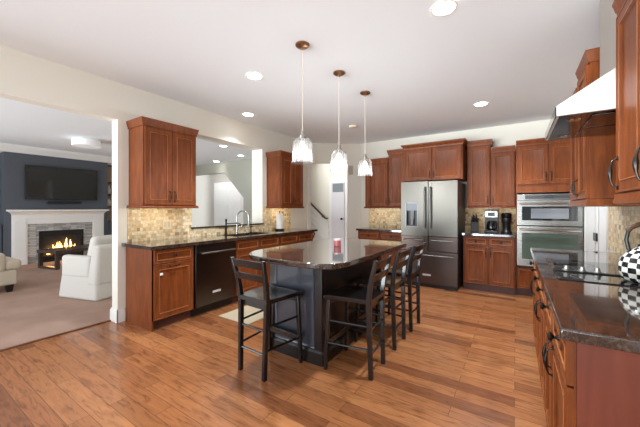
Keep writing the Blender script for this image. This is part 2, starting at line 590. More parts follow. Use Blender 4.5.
# stair panelling and handrail
wp = MB()
wp.prism_y([(-1.9, 0), (-0.66, 0), (-0.66, 0.82), (-1.9, 1.85)], 7.27, 7.3)
for k in range(4):
    o_ = 0.02 + k * 0.17
    wp.prism_y([(-1.9, 1.85 - o_), (-0.66, 0.82 - o_), (-0.66, 0.76 - o_), (-1.9, 1.79 - o_)], 7.245, 7.271)
struct('trim_stair_panelling', wp, WHITE)
hr = thing('handrail', 'dark wood handrail sloping down the stair hall wall beside the white door', 'handrail', (-0.75, 7.22, 1.03))
MB().tube([(-0.85, 0, 0.72), (0, 0, 0)], 0.028, 12).tube([(0, 0, 0), (0.03, 0.0, -0.012), (0.03, 0.08, -0.012)], 0.024, 10).build('rail', RAILW, hr)
for x in (-0.12, -0.7):
    MB().tube([(x, 0, -x * 0.847 - 0.02), (x, 0.02, -x * 0.847 - 0.07), (x, 0.08, -x * 0.847 - 0.09)], 0.009).build('bracket', BRONZE, hr)
for (x0, z0, w, h_), nm, lb in (((-7.12, 1.42, 0.2, 0.2), 'picture_frame', 'small pale framed picture on the foyer wall beyond the pass-through'),):
    t = thing(nm, lb, 'picture', (x0, 7.3, z0))
    B(0, -0.025, 0, w, 0, h_).build('frame', WHITE, t, 0.003)
    B(0.03, -0.028, 0.03, w - 0.03, -0.024, h_ - 0.03).build('print', mat('pale_print', srgb(210, 200, 190), 0.6), t)
tag(B(-7.1, 7.275, 2.0, -6.96, 7.3, 2.2).build('door_chime', WHITE, bevel=0.004), 'small white wall box high on the foyer wall above the picture', 'door chime')
th = MB(); diag(0.85, 0.95, 2.06, 2.26, th, 0.025, 0.025)
tag(th.build('thermostat', mat('taupe_plastic', srgb(186, 176, 160), 0.5), bevel=0.004), 'small taupe wall sensor at the right jamb of the corner opening', 'wall sensor')

# ------------------------------------------------------------------ family room beyond the left opening
XF = -5.75
struct('wall_family_back', B(-6.5, -3.2, 0, -6.35, 6.0, CH), NAVY)
struct('wall_family_end', B(-6.4, 4.9, 0, -5.3, 5.0, CH), WALL)
cb = MB(); cb.box(-6.35, 1.715, 0, XF, 3.74, 2.62)
struct('wall_chimney_breast', cb, NAVY)
cm = MB()
for (y0, y1, x) in ((1.715, 3.74, XF),):
    cm.rings([[(x, y0 - 0.09, 2.58), (x + 0.015, y0 - 0.09, 2.58), (x + 0.10, y0 - 0.09, 2.70), (x + 0.10, y0 - 0.09, CH), (x, y0 - 0.09, CH)],
              [(x, y1 + 0.09, 2.58), (x + 0.015, y1 + 0.09, 2.58), (x + 0.10, y1 + 0.09, 2.70), (x + 0.10, y1 + 0.09, CH), (x, y1 + 0.09, CH)]])
cm.box(-6.35, 1.60, 2.58, XF, 1.715, CH); cm.box(-6.35, 3.74, 2.58, XF, 3.86, CH)
cm.box(-6.35, -3.2, 2.60, -6.25, 1.6, CH); cm.box(-6.35, 3.86, 2.6, -6.25, 4.9, CH)
struct('trim_crown', cm, WHITE)

fp = thing('fireplace', 'white mantel fireplace with grey stone surround and burning fire below the television', 'fireplace', (XF, 2.73, 0))
B(0, -0.9, 0, 0.05, -0.64, 1.06).box(0.05, -0.89, 0, 0.075, -0.65, 0.16).box(0.05, -0.87, 0.2, 0.06, -0.67, 1.02).build('pilaster', WHITE, fp, 0.004)
B(0, 0.64, 0, 0.05, 0.9, 1.06).box(0.05, 0.65, 0, 0.075, 0.89, 0.16).box(0.05, 0.67, 0.2, 0.06, 0.87, 1.02).build('pilaster', WHITE, fp, 0.004)
B(0, -0.64, 0.94, 0.05, 0.64, 1.06).box(0, -0.9, 1.06, 0.055, 0.9, 1.20).build('frieze', WHITE, fp, 0.003)
MB().rings([[(0, -a, z), (d, -a, z), (d, a, z), (0, a, z)] for d, a, z in ((0.06, 0.9, 1.16), (0.10, 0.92, 1.2), (0.15, 0.96, 1.235), (0.18, 0.985, 1.24), (0.18, 0.985, 1.275))]).build('mantel_shelf', WHITE, fp)
B(0.0, -0.64, 0, 0.03, -0.44, 0.94).box(0, 0.44, 0, 0.03, 0.64, 0.94).box(0, -0.44, 0.765, 0.03, 0.44, 0.94).build('stone_surround', STONE, fp, 0, 1)
fb = B(0.0, -0.44, 0.0, 0.04, -0.40, 0.765).box(0, 0.40, 0, 0.04, 0.44, 0.765).box(0, -0.4, 0.66, 0.04, 0.4, 0.765).box(0, -0.4, 0, 0.04, 0.4, 0.1).box(0.0, -0.40, 0.1, 0.004, 0.40, 0.66)
fb.build('firebox', BLACKP, fp)
B(0.004, -0.4, 0.1, 0.008, 0.4, 0.66).build('firebox_lining', mat('fire_brick_dark', srgb(38, 36, 36), 0.8), fp)
lg = MB()
for a, b in (((0.05, -0.28, 0.14), (0.06, 0.24, 0.15)), ((0.07, -0.2, 0.20), (0.05, 0.1, 0.19)), ((0.06, 0.02, 0.2), (0.07, 0.3, 0.18))):
    lg.tube([a, b], 0.035, 8)
lg.build('log', LOGM, fp)
fl = MB()
cores = []
for k in range(11):
    y = -0.27 + 0.054 * k + random.uniform(-.015, .015)
    hgt = random.uniform(0.18, 0.36) * (1.25 - abs(k - 5) / 9)
    prof = [(0.026, 0), (0.034, 0.25 * hgt), (0.02, 0.6 * hgt), (0.002, hgt)]
    fl.rings([[(0.062 + 0.5 * r * math.cos(2 * PI * i / 8), y + (z / hgt) ** 2 * 0.03 * math.sin(k * 2.3) + r * math.sin(2 * PI * i / 8), 0.19 + z) for i in range(8)] for r, z in prof])
    if k % 2: cores.append(MB().lathe([(0.012, 0), (0.02, 0.05), (0.002, 0.6 * hgt)], (0.085, y, 0.2), 8))
fo = fl.build('flames', FLAME, fp)
for c_ in cores: c_.build('flame_core', FLAMEC, fo)

tv = thing('television', 'large black flat television mounted on the dark wall above the mantel', 'television', (XF + 0.022, 2.75, 1.52))
B(0.03, -0.715, 0, 0.065, 0.715, 0.80).build('bezel', BLACKP, tv, 0.004)
B(-0.021, -0.25, 0.2, 0.03, 0.25, 0.6).build('wall_bracket', BLACKP, tv)
B(0.0655, -0.70, 0.018, 0.068, 0.70, 0.785).build('screen', SCREEN, tv)
sb = thing('soundbar', 'slim black soundbar hung just under the television', 'soundbar', (XF, 2.77, 1.42))
B(0.03, -0.34, 0, 0.10, 0.34, 0.06).build('body', BLACKP, sb, 0.01)
B(0, -0.1, 0.01, 0.03, 0.1, 0.05).build('bracket', BLACKP, sb)

def builtin(name, label, y0, y1, back, items):
    t = thing(name, label, 'built-in shelves', (-6.35, y0, 0))
    w = y1 - y0
    B(0, 0.02, 0, 0.5, w, 0.9).build('base_cabinet', NAVY, t, 0.004)
    B(0, 0, 0.9, 0.52, w, 0.94).build('cabinet_top', NAVY, t)
    B(0, 0.01, 0.94, 0.015, w, 2.55).build('back_panel', back, t)
    for z in (1.33, 1.68, 2.03):
        B(0.015, 0.01, z, 0.32, w, z + 0.04).build('shelf', WALNUT, t)
    return t
builtin('bookcase', 'charcoal built-in shelves left of the fireplace', 0.6, 1.70, NAVY, 0)
builtin('bookcase', 'built-in shelves with tan back right of the fireplace', 3.76, 4.88, SAND, 0)
for k, (z, lb, r, h_) in enumerate(((1.37, 'pale vase on the lower shelf right of the fireplace', 0.07, 0.22), (1.72, 'pale vase on the middle shelf right of the fireplace', 0.06, 0.25))):
    tag(MB().lathe([(r * .6, 0), (r, h_ * .4), (r * .9, h_ * .6), (r * .4, h_ * .85), (r * .5, h_)], (-6.15, 3.92, z), 16).build('vase', mat('pale_ceramic', srgb(214, 206, 192), 0.4)), lb, 'vase', 'vases on the shelves right of the fireplace')

dl = thing('drum_ceiling_light', 'white drum flush ceiling light in the family room', 'ceiling light', (-3.7, 2.55, CH))
MB().lathe([(0.24, -0.15), (0.245, -0.145), (0.245, -0.03), (0.24, -0.025)], (0, 0, 0), 32).build('drum_shade', DRUM, dl)
MB().lathe([(0.12, -0.03), (0.12, 0)], (0, 0, 0), 24).build('mounting_plate', WHITE, dl)

# slipcovered chair seen from behind
wc = thing('slipcovered_armchair', 'white slipcovered armchair with its back to the kitchen, before the fireplace', 'armchair', (-1.50, 2.02, 0.006), math.radians(16))
# local: faces -x, width along y
def soft(mb, name, m, par, bev=0.04):
    return mb.build(name, m, par, bev, seg=4)
soft(MB().hexa([(-0.42, -0.37, 0), (0.36, -0.37, 0), (0.36, 0.37, 0), (-0.42, 0.37, 0)], [(-0.38, -0.34, 0.40), (0.32, -0.34, 0.40), (0.32, 0.34, 0.40), (-0.38, 0.34, 0.40)]), 'skirt', LINEN, wc)
for sgn in (-1, 1):
    soft(B(-0.38, sgn * 0.23, 0.3, 0.2, sgn * 0.355, 0.62), 'arm', LINEN, wc, 0.05)
soft(MB().hexa([(0.14, -0.36, 0.2), (0.345, -0.36, 0.2), (0.345, 0.36, 0.2), (0.14, 0.36, 0.2)], [(0.22, -0.34, 0.78), (0.36, -0.34, 0.78), (0.36, 0.34, 0.78), (0.22, 0.34, 0.78)]), 'backrest', LINEN, wc, 0.05)
soft(B(-0.38, -0.22, 0.40, 0.14, 0.22, 0.54), 'seat_cushion', LINEN, wc, 0.05)
soft(MB().hexa([(-0.02, -0.28, 0.5), (0.15, -0.28, 0.5), (0.15, 0.28, 0.5), (-0.02, 0.28, 0.5)], [(0.09, -0.28, 0.9), (0.24, -0.28, 0.9), (0.24, 0.28, 0.9), (0.09, 0.28, 0.9)]), 'back_cushion', LINEN, wc, 0.06)

ac = thing('beige_armchair', 'beige upholstered armchair with dark block feet at the left edge of the family room', 'armchair', (-3.15, 0.9, 0.006), math.radians(4))
soft(B(-0.42, -0.45, 0.11, 0.42, 0.40, 0.34), 'base', BEIGEF, ac, 0.03)
for sgn in (-1, 1):
    soft(B(sgn * 0.24, -0.45, 0.3, sgn * 0.43, 0.28, 0.62), 'arm', BEIGEF, ac, 0.07)
soft(B(-0.40, -0.5, 0.3, 0.40, -0.25, 0.86), 'backrest', BEIGEF, ac, 0.08)
soft(B(-0.235, -0.25, 0.335, 0.235, 0.46, 0.5), 'seat_cushion', BEIGEF, ac, 0.06)
soft(B(0.2, 0.26, 0.335, 0.42, 0.46, 0.5), 'cushion_return', BEIGEF, ac, 0.06)
for sx in (-1, 1):
    for y in (-0.4, 0.32):
        MB().hexa([(sx * 0.36 - 0.03, y - 0.03, 0), (sx * 0.36 + 0.03, y - 0.03, 0), (sx * 0.36 + 0.03, y + 0.03, 0), (sx * 0.36 - 0.03, y + 0.03, 0)],
                  [(sx * 0.36 - 0.045, y - 0.045, 0.115), (sx * 0.36 + 0.045, y - 0.045, 0.115), (sx * 0.36 + 0.045, y + 0.045, 0.115), (sx * 0.36 - 0.045, y + 0.045, 0.115)]).build('foot', BLACKW, ac)

ct = thing('coffee_table', 'low dark wood coffee table in front of the burning fireplace', 'coffee table', (-4.75, 2.72, 0.006), math.radians(14))
B(-0.32, -0.6, 0.33, 0.32, 0.6, 0.40).build('tabletop', WALNUT, ct, 0.004)
for sx in (-1, 1):
    for sy in (-1, 1):
        B(sx * 0.25, sy * 0.52, 0.05, sx * 0.31, sy * 0.585, 0.33).build('leg', WALNUT, ct)
for sy in (-1, 1):
    B(-0.31, sy * 0.52, 0, 0.31, sy * 0.585, 0.05).build('runner', WALNUT, ct)

# ------------------------------------------------------------------ cabinets
DOOR_P = [(0, 0.0), (0, -0.019), (0.003, -0.022), (0.010, -0.022), (0.013, -0.019), (0.055, -0.019), (0.058, -0.022), (0.063, -0.022), (0.068, -0.012), (0.078, -0.010)]
DRAW_P = [(0, 0.0), (0, -0.019), (0.003, -0.022), (0.008, -0.022), (0.011, -0.019), (0.030, -0.019), (0.033, -0.021), (0.038, -0.012), (0.044, -0.010)]


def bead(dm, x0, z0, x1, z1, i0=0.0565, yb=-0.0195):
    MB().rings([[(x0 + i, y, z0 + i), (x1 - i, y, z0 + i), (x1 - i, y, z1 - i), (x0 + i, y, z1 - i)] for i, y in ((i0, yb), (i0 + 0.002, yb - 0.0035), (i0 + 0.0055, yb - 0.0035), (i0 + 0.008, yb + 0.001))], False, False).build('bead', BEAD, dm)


def pull(parent, x, z, y=-0.019, length=0.115, m=None, horizontal=False, k=1.0):
    pts, rs = [], []
    n = 14
    for i in range(n + 1):
        u = i / n
        s_ = (u - 0.5) * length
        yy = y - 0.030 * math.sin(PI * u) ** 0.32
        pts.append((x + (s_ if horizontal else 0), yy, z + (0 if horizontal else s_)))
        rs.append(k * (0.0034 + 0.0046 * max(0, math.cos((u - 0.5) * PI * 1.6)) ** 2))
    mb = MB().tube(pts, rs, 10)
    for s_ in (-1, 1):
        c = (x + (s_ * length / 2 if horizontal else 0), z + (0 if horizontal else s_ * length / 2))
        mb.rings([[(c[0] + r * math.cos(2 * PI * i / 12), yy, c[1] + r * math.sin(2 * PI * i / 12)) for i in range(12)] for r, yy in ((0.010 * k, y + 0.001), (0.010 * k, y - 0.003), (0.005 * k, y - 0.006))])
    return mb.build('handle', m or BRONZE, parent)


def knob(parent, x, z, y=-0.019, m=None, k=1.0):
    prof = [(0.010, 0.001), (0.009, -0.004), (0.005, -0.010), (0.006, -0.014), (0.015, -0.020), (0.0165, -0.025), (0.012, -0.031), (0.003, -0.033)]
    return MB().rings([[(x + k * r * math.cos(2 * PI * i / 16), y + k * yy, z + k * r * math.sin(2 * PI * i / 16)) for i in range(16)] for r, yy in prof]).build('knob', m or BRONZE, parent)


def molding(mb, x0, x1, yb, prof, ends=(True, True)):
    """prof = [(out, z)] swept around the front and both ends of a cabinet (front at y=0)"""
    mb.rings([[(x0 - (o if ends[0] else 0), yb, z), (x0 - (o if ends[0] else 0), -o, z), (x1 + (o if ends[1] else 0), -o, z), (x1 + (o if ends[1] else 0), yb, z)] for o, z in prof])
    return mb


def upper(label, loc, rz, w, d, z0, z1, doors, crown=0.075, group='cherry wall cabinets', rail=True, hm=None, hk=1.0, endw=None, ends=(True, True), name='wall_cabinet', cp=0.028, rs=1.0):
    """loc = front-left corner on plan, doors = [(x0, x1, handle side or None)]; z0/z1 = box bottom/top"""
    t = thing(name, label, 'cabinet', (loc[0], loc[1], z0), rz, group)
    h = z1 - z0
    B(0, 0.0, 0, w, d, h).build('body', CHERRY, t, 0.002)
    for x0, x1, hs in doors:
        dm = MB().loops(x0 + 0.0015, 0.004, x1 - 0.0015, h - 0.02, DOOR_P).build('door', CHERRY, t)
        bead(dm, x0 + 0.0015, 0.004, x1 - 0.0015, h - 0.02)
        if hs: pull(dm, (x0 + 0.03 if hs == 'l' else x1 - 0.03), 0.004 + 0.10, m=hm, k=hk, length=0.115 * hk)
    if crown:
        molding(MB(), 0, w, d, [(0.0, h - 0.012), (0.010, h - 0.012), (0.013, h + 0.012), (0.018, h + 0.022), (cp - 0.004, h + crown - 0.022), (cp, h + crown - 0.012), (cp, h + crown)], ends).build('crown_molding', CHERRY, t)
    if rail:
        molding(MB(), 0, w, d, [(0.012, -0.036 * rs), (0.024, -0.034 * rs), (0.026, -0.024 * rs), (0.020, -0.014 * rs), (0.022, -0.003), (0.0, 0.0)], ends).build('light_rail', CHERRY, t)
    return t


def base_cab(label, loc, rz, w, d, cols, top=0.872, group='cherry base cabinets', drawer_h=0.15, kick=0.105, pulls='pull', hm=None, hk=1.0, body=None, kickrec=0.06, btop=None):
    """cols = [(x0, x1, handle side or None, has drawer, has door)]"""
    t = thing('base_cabinet', label, 'cabinet', (loc[0], loc[1], 0), rz, group)
    bb = B(0, 0, kick, w, d, btop or top)
    if btop: bb.box(0, 0, btop, w, 0.02, top)
    bb.build('body', body or CHERRY, t, 0.001)
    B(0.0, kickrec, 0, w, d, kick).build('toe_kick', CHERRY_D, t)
    for x0, x1, hs, dr, do in cols:
        zt = top - 0.012
        if dr:
            dm = MB().loops(x0 + 0.002, zt - drawer_h, x1 - 0.002, zt, DRAW_P).build('drawer', CHERRY, t)
            bead(dm, x0 + 0.002, zt - drawer_h, x1 - 0.002, zt, 0.0315)
            if dr == 'pull': pull(dm, (x0 + x1) / 2, zt - drawer_h / 2, m=hm, horizontal=True)
            elif dr != 'false': knob(dm, (x0 + x1) / 2, zt - drawer_h / 2, m=hm, k=hk)
            zt -= drawer_h + 0.008
        if do:
            dm = MB().loops(x0 + 0.002, kick + 0.006, x1 - 0.002, zt, DOOR_P).build('door', CHERRY, t)
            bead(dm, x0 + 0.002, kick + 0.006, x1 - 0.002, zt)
            if hs == 'top': pull(dm, (x0 + x1) / 2, zt - 0.03, m=hm, horizontal=True)
            elif hs: pull(dm, (x0 + 0.03 if hs == 'l' else x1 - 0.03), zt - 0.09 * hk, m=hm, k=hk, length=0.115 * hk)
    return t


R90 = PI / 2
# left wall
FU = 0.335
upper('two-door cherry wall cabinet left of the pass-through, over the mosaic', (FU, 1.705), R90, 0.655, FU - 0.002, 1.345, 2.25, [(0.01, 0.327, 'r'), (0.328, 0.645, 'l')])
upper('two-door cherry wall cabinet right of the pass-through, over the paper towels', (FU, 4.03), R90, 0.65, FU - 0.002, 1.345, 2.25, [(0.01, 0.325, 'r'), (0.325, 0.64, 'l')])
FB = 0.585
lb = base_cab('cherry base cabinet at the left end of the sink run, one drawer over one door', (FB, 1.67), R90, 0.49, FB - 0.015, [(0.012, 0.478, 'top', 'knob', True)], body=CHERRY)
B(0.075, -0.030, 0.585, 0.105, -0.019, 0.612).build('child_latch', mat('white_plastic', srgb(240, 236, 228), 0.4), lb)['label'] = 'white plastic latch'
B(-0.001, 0.0, 0, 0.018, FB - 0.015, 0.872).build('end_panel', CHERRY, lb)
base_cab('cherry sink base cabinet right of the dishwasher', (FB, 2.785), R90, 0.915, FB - 0.015, [(0.01, 0.455, 'r', 'false', True), (0.46, 0.905, 'l', 'false', True)], btop=0.69)
base_cab('cherry base cabinet at the far end of the sink run', (FB, 3.705), R90, 0.95, FB - 0.015, [(0.01, 0.47, 'r', 'knob', True), (0.475, 0.94, 'l', 'knob', True)])
# dishwasher
dw = thing('dishwasher', 'dark stainless dishwasher with a long bar handle, between sink base and end cabinet', 'dishwasher', (FB, 2.165, 0), R90)
B(0.004, 0, 0.1, 0.611, 0.5, 0.868).build('tub', RUBBER, dw)
B(0.004, -0.032, 0.115, 0.611, -0.001, 0.865).build('door', DSTEEL, dw, 0.004)
B(0.004, 0.05, 0, 0.611, 0.3, 0.1).build('toe_kick', BLACKP, dw)
MB().tube([(0.05, -0.075, 0.765), (0.565, -0.075, 0.765)], 0.012, 14).tube([(0.08, -0.07, 0.765), (0.08, -0.03, 0.765)], 0.008).tube([(0.535, -0.07, 0.765), (0.535, -0.03, 0.765)], 0.008).build('handle', STEEL, dw)
B(0.24, -0.036, 0.245, 0.36, -0.031, 0.272).build('badge', BADGE, dw)
# counter along the left wall, with undermount sink cut-out
SY0, SY1, SX0, SX1 = 2.87, 3.62, 0.15, 0.53
cl = MB()
cl.box(0.013, 1.625, 0.872, 0.645, SY0, 0.91).box(0.013, SY1, 0.872, 0.645, 4.74, 0.91).box(0.013, SY0, 0.872, SX0, SY1, 0.91).box(SX1, SY0, 0.872, 0.645, SY1, 0.91)
tag(cl.build('granite_countertop', GRANITE), 'dark granite countertop along the wall with the sink and pass-through', 'countertop')
sk = thing('kitchen_sink', 'undermount steel sink in the granite below the pass-through', 'sink', (0.34, 3.245, 0.7))
hx, hy = 0.188, 0.373
B(-hx, -hy, 0, hx, hy, 0.008).box(-hx, -hy, 0, -hx + 0.008, hy, 0.172).box(hx - 0.008, -hy, 0, hx, hy, 0.172).box(-hx, -hy, 0, hx, -hy + 0.008, 0.172).box(-hx, hy - 0.008, 0, hx, hy, 0.172).build('basin', STEEL, sk)
MB().lathe([(0.03, 0.008), (0.03, 0.012), (0.01, 0.012)], (0, 0, 0), 16).build('drain', CHROME, sk)
fa = thing('gooseneck_faucet', 'tall chrome gooseneck faucet behind the sink', 'faucet', (0.10, 3.25, 0.91))
MB().lathe([(0.028, 0), (0.028, 0.006), (0.018, 0.012), (0.016, 0.09)], (0, 0, 0), 20).build('base', CHROME, fa)
pts = [(0, 0, 0.08), (0, 0, 0.26)] + [(0.10 - 0.10 * math.cos(a), 0.03 - 0.03 * math.cos(a), 0.26 + 0.10 * math.sin(a)) for a in [PI * k / 12 for k in range(1, 13)]] + [(0.20, 0.06, 0.20)]
MB().tube(pts, 0.0125, 12).build('neck', CHROME, fa)
MB().tube([(0.20, 0.06, 0.21), (0.20, 0.06, 0.13)], [0.014, 0.018], 12).build('spray_head', NICKEL, fa)
MB().tube([(0, 0.015, 0.06), (0.01, 0.06, 0.09), (0.02, 0.09, 0.14)], [0.008, 0.007, 0.006], 10).build('lever', CHROME, fa)
ft = thing('drinking_water_tap', 'slim dark bronze tap with a flat horizontal spout, left of the gooseneck faucet', 'tap', (0.12, 3.02, 0.91))
MB().lathe([(0.022, 0), (0.022, 0.01), (0.016, 0.03), (0.016, 0.10), (0.011, 0.12), (0.011, 0.20), (0.016, 0.21), (0.012, 0.235)], (0, 0, 0), 16).build('stem', BRONZE, ft)
MB().tube([(0, 0, 0.165), (0.05, 0.10, 0.168), (0.09, 0.19, 0.165), (0.09, 0.20, 0.15)], 0.008, 10).build('spout', PEWTER, ft)
for (y, lbl, m_) in ((3.42, 'small chrome soap dispenser right of the faucet', CHROME), (3.55, 'small bronze soap dispenser at the right end of the sink', BRONZE)):
    sd = thing('soap_dispenser', lbl, 'soap dispenser', (0.10, y, 0.91), 0, 'soap dispensers behind the sink')
    MB().lathe([(0.018, 0), (0.018, 0.008), (0.009, 0.012), (0.009, 0.075), (0.014, 0.08), (0.012, 0.10)], (0, 0, 0), 14).build('pump', m_, sd)
    MB().tube([(0, 0, 0.09), (0.05, 0, 0.095), (0.06, 0, 0.085)], 0.005, 8).build('nozzle', m_, sd)
pt = thing('paper_towel_holder', 'white paper towel roll standing on a dark holder under the right wall cabinet', 'paper towel holder', (0.20, 4.16, 0.91))
MB().lathe([(0.085, 0), (0.09, 0.008), (0.088, 0.022), (0.07, 0.03)], (0, 0, 0), 24).build('base', BRONZE, pt)
MB().lathe([(0.058, 0.03), (0.058, 0.30), (0.02, 0.302)], (0, 0, 0), 28).build('towel_roll', PAPER, pt)
MB().lathe([(0.006, 0.03), (0.006, 0.33), (0.012, 0.336), (0.008, 0.35)], (0, 0, 0), 12).build('post', BRONZE, pt)
cbk = thing('countertop_bracket', 'dark scrolled iron bracket under the far end of the sink counter', 'bracket', (0.56, 4.66, 0.87))
MB().tube([(0, 0.002, -0.02), (0, 0.07, -0.015), (0, 0.10, -0.05), (0, 0.07, -0.10), (0, 0.03, -0.15), (0, 0.012, -0.24)], [0.012, 0.014, 0.014, 0.012, 0.012, 0.008], 10).build('scroll', BRONZE, cbk)
op = thing('outlet_plate', 'beige outlet plate on the mosaic under the left wall cabinet', 'outlet', (0.012, 2.16, 1.10))
B(0, -0.058, -0.06, 0.006, 0.058, 0.06).build('plate', mat('almond_plastic', srgb(226, 212, 184), 0.4), op, 0.002)
B(0.006, -0.04, -0.035, 0.008, -0.008, 0.035).box(0.006, 0.008, -0.035, 0.008, 0.04, 0.035).build('socket', mat('almond_plastic_dark', srgb(206, 192, 164), 0.4), op)

# back wall
FYU = 5.77
upper('short cherry wall cabinet in the corner with one narrow and one wide door', (1.165, FYU), 0, 0.50, 0.315, 1.345, 2.25, [(0.005, 0.13, 'r'), (0.135, 0.495, 'r')], ends=(True, False))
upper('tall cherry wall cabinet beside the left side of the refrigerator', (1.668, FYU), 0, 0.36, 0.315, 1.345, 2.395, [(0.008, 0.352, 'l')], ends=(True, False))
upper('wide two-door cherry cabinet over the refrigerator', (2.075, 5.49), 0, 0.985, 0.6, 1.80, 2.395, [(0.02, 0.492, 'r'), (0.493, 0.965, 'l')], rail=False, cp=0.05)
upper('tall cherry wall cabinet right of the refrigerator, over the knife block', (3.096, FYU), 0, 0.352, 0.315, 1.345, 2.395, [(0.01, 0.345, 'r')], ends=(False, True))
upper('short cherry wall cabinet over the coffee maker, left of the ovens', (3.452, FYU), 0, 0.348, 0.315, 1.345, 2.25, [(0.005, 0.34, 'l')], ends=(False, False))
B_Y = 5.35
base_cab('cherry base cabinet left of the refrigerator, partly behind the island', (1.2, B_Y), 0, 0.91, 0.73, [(0.01, 0.45, 'r', 'knob', True), (0.46, 0.90, 'l', 'knob', True)])
base_cab('two-drawer two-door cherry base cabinet between refrigerator and ovens', (3.09, B_Y), 0, 0.712, 0.73, [(0.015, 0.354, 'r', 'knob', True), (0.358, 0.697, 'l', 'knob', True)], kickrec=0.03)
tag(B(1.17, B_Y - 0.04, 0.872, 2.115, 6.087, 0.91).build('granite_countertop', GRANITE, bevel=0.004), 'short dark granite countertop left of the refrigerator', 'countertop')
tag(B(3.075, B_Y - 0.04, 0.872, 3.805, 6.087, 0.91).build('granite_countertop', GRANITE, bevel=0.004), 'short dark granite countertop under the coffee maker', 'countertop')

# refrigerator
rf = thing('refrigerator', 'stainless five-door refrigerator with water dispenser in the left door', 'refrigerator', (2.142, 5.10, 0))
RW, RH = 0.907, 1.755
B(0.006, 0.085, 0.03, RW - 0.006, 0.80, RH - 0.015).build('cabinet', mat('refrigerator_side', srgb(58, 56, 56), 0.4, 0.5), rf, 0.004)
B(0.02, 0.05, 0.0, RW - 0.02, 0.5, 0.055).build('toe_grille', BLACKP, rf)
zt0 = 0.845
mid = RW / 2
dxa, dxb, dza, dzb = 0.085, 0.285, 1.0, 1.40
ld = MB()
ld.box(0.003, 0, zt0, dxa, 0.08, RH).box(dxb, 0, zt0, mid - 0.003, 0.08, RH).box(dxa, 0, zt0, dxb, 0.08, dza).box(dxa, 0, dzb, dxb, 0.08, RH)
ldo = ld.build('french_door', FSTEEL, rf)
B(dxa - 0.006, -0.006, dza - 0.006, dxa + 0.01, 0.004, dzb + 0.006).box(dxb - 0.01, -0.006, dza - 0.006, dxb + 0.006, 0.004, dzb + 0.006).box(dxa, -0.006, dzb - 0.008, dxb, 0.004, dzb + 0.006).box(dxa, -0.006, dza - 0.006, dxb, 0.004, dza + 0.008).build('dispenser_frame', mat('dispenser_trim', srgb(150, 150, 150), 0.45, 0.6), ldo)
B(dxa, 0.062, dza, dxb, 0.078, dzb).build('dispenser_recess', BLACKP, ldo)
B(dxa + 0.01, 0.003, 1.27, dxb - 0.01, 0.06, dzb - 0.008).build('dispenser_display', mat('dispenser_panel', srgb(96, 100, 106), 0.3, 0.2), ldo)
B(dxa + 0.07, 0.03, 1.13, dxb - 0.07, 0.06, 1.27).box(dxa + 0.08, 0.02, 1.03, dxb - 0.08, 0.05, 1.13).build('dispenser_paddle', mat('dispenser_paddle_grey', srgb(104, 104, 104), 0.4, 0.3), ldo)
B(dxa + 0.01, 0.004, dza + 0.008, dxb - 0.01, 0.062, dza + 0.02).build('drip_tray', BLACKP, ldo)
rdo = B(mid + 0.003, 0, zt0, RW - 0.003, 0.08, RH).build('french_door', FSTEEL, rf, 0.006)
for par, x in ((ldo, mid - 0.045), (rdo, mid + 0.045)):
    MB().tube([(x, -0.055, 0.98), (x, -0.055, 1.66)], 0.013, 14).tube([(x, -0.05, 1.02), (x, 0.0, 1.02)], 0.009).tube([(x, -0.05, 1.62), (x, 0, 1.62)], 0.009).build('handle', mat('handle_steel', srgb(120, 118, 116), 0.25, 1.0), par)
def fridge_drawer(x0, x1, z0, z1):
    d = B(x0 + 0.003, 0, z0 + 0.003, x1 - 0.003, 0.08, z1 - 0.003).build('drawer', FSTEELD, rf, 0.006)
    hz = z1 - 0.06
    MB().tube([(x0 + 0.06, -0.05, hz), (x1 - 0.06, -0.05, hz)], 0.013, 14).tube([(x0 + 0.09, -0.045, hz), (x0 + 0.09, 0, hz)], 0.009).tube([(x1 - 0.09, -0.045, hz), (x1 - 0.09, 0, hz)], 0.009).build('handle', STEEL, d)
    return d
fridge_drawer(0, mid, 0.60, zt0); fridge_drawer(mid, RW, 0.60, zt0)
bd = fridge_drawer(0, RW, 0.06, 0.60)
B(0.365, -0.004, 0.195, 0.495, 0.001, 0.225).build('badge', BADGE, bd)

# small appliances on the back counter
kb = thing('knife_block', 'black knife block with dark handles on the back counter beside the refrigerator', 'knife block', (3.21, 5.78, 0.91))
MB().hexa([(-0.055, -0.07, 0), (0.055, -0.07, 0), (0.055, 0.08, 0), (-0.055, 0.08, 0)], [(-0.055, -0.04, 0.16), (0.055, -0.04, 0.16), (0.055, 0.10, 0.23), (-0.055, 0.10, 0.23)]).build('block', BLACKW, kb, 0.003)
for i, (x, y, z) in enumerate(((-0.035, -0.01, 0.17), (0.0, -0.01, 0.17), (0.035, -0.01, 0.17), (-0.02, 0.05, 0.2), (0.02, 0.05, 0.2))):
    MB().bar((x, y, z), (x, y - 0.035, z + 0.09 + 0.012 * (i % 3)), 0.016, 0.022).build('knife_handle', BLACKP, kb)
    B(x - 0.008, y - 0.009, z - 0.005, x + 0.008, y + 0.009, z + 0.012).build('bolster', STEEL, kb)
cfm = thing('coffee_maker', 'drip coffee maker with steel top and glass carafe, on the back counter', 'coffee maker', (3.47, 5.72, 0.91))
B(-0.10, -0.12, 0, 0.10, 0.12, 0.035).build('base', BLACKP, cfm, 0.006)
B(-0.10, 0.03, 0.035, 0.10, 0.12, 0.24).build('column', BLACKP, cfm, 0.004)
B(-0.10, -0.11, 0.24, 0.10, 0.12, 0.36).build('brew_head', STEEL, cfm, 0.012)
B(-0.05, -0.113, 0.27, 0.05, -0.109, 0.33).build('control_panel', BLACKP, cfm)
B(-0.10, -0.11, 0.36, 0.10, 0.12, 0.372).build('lid', BLACKP, cfm, 0.004)
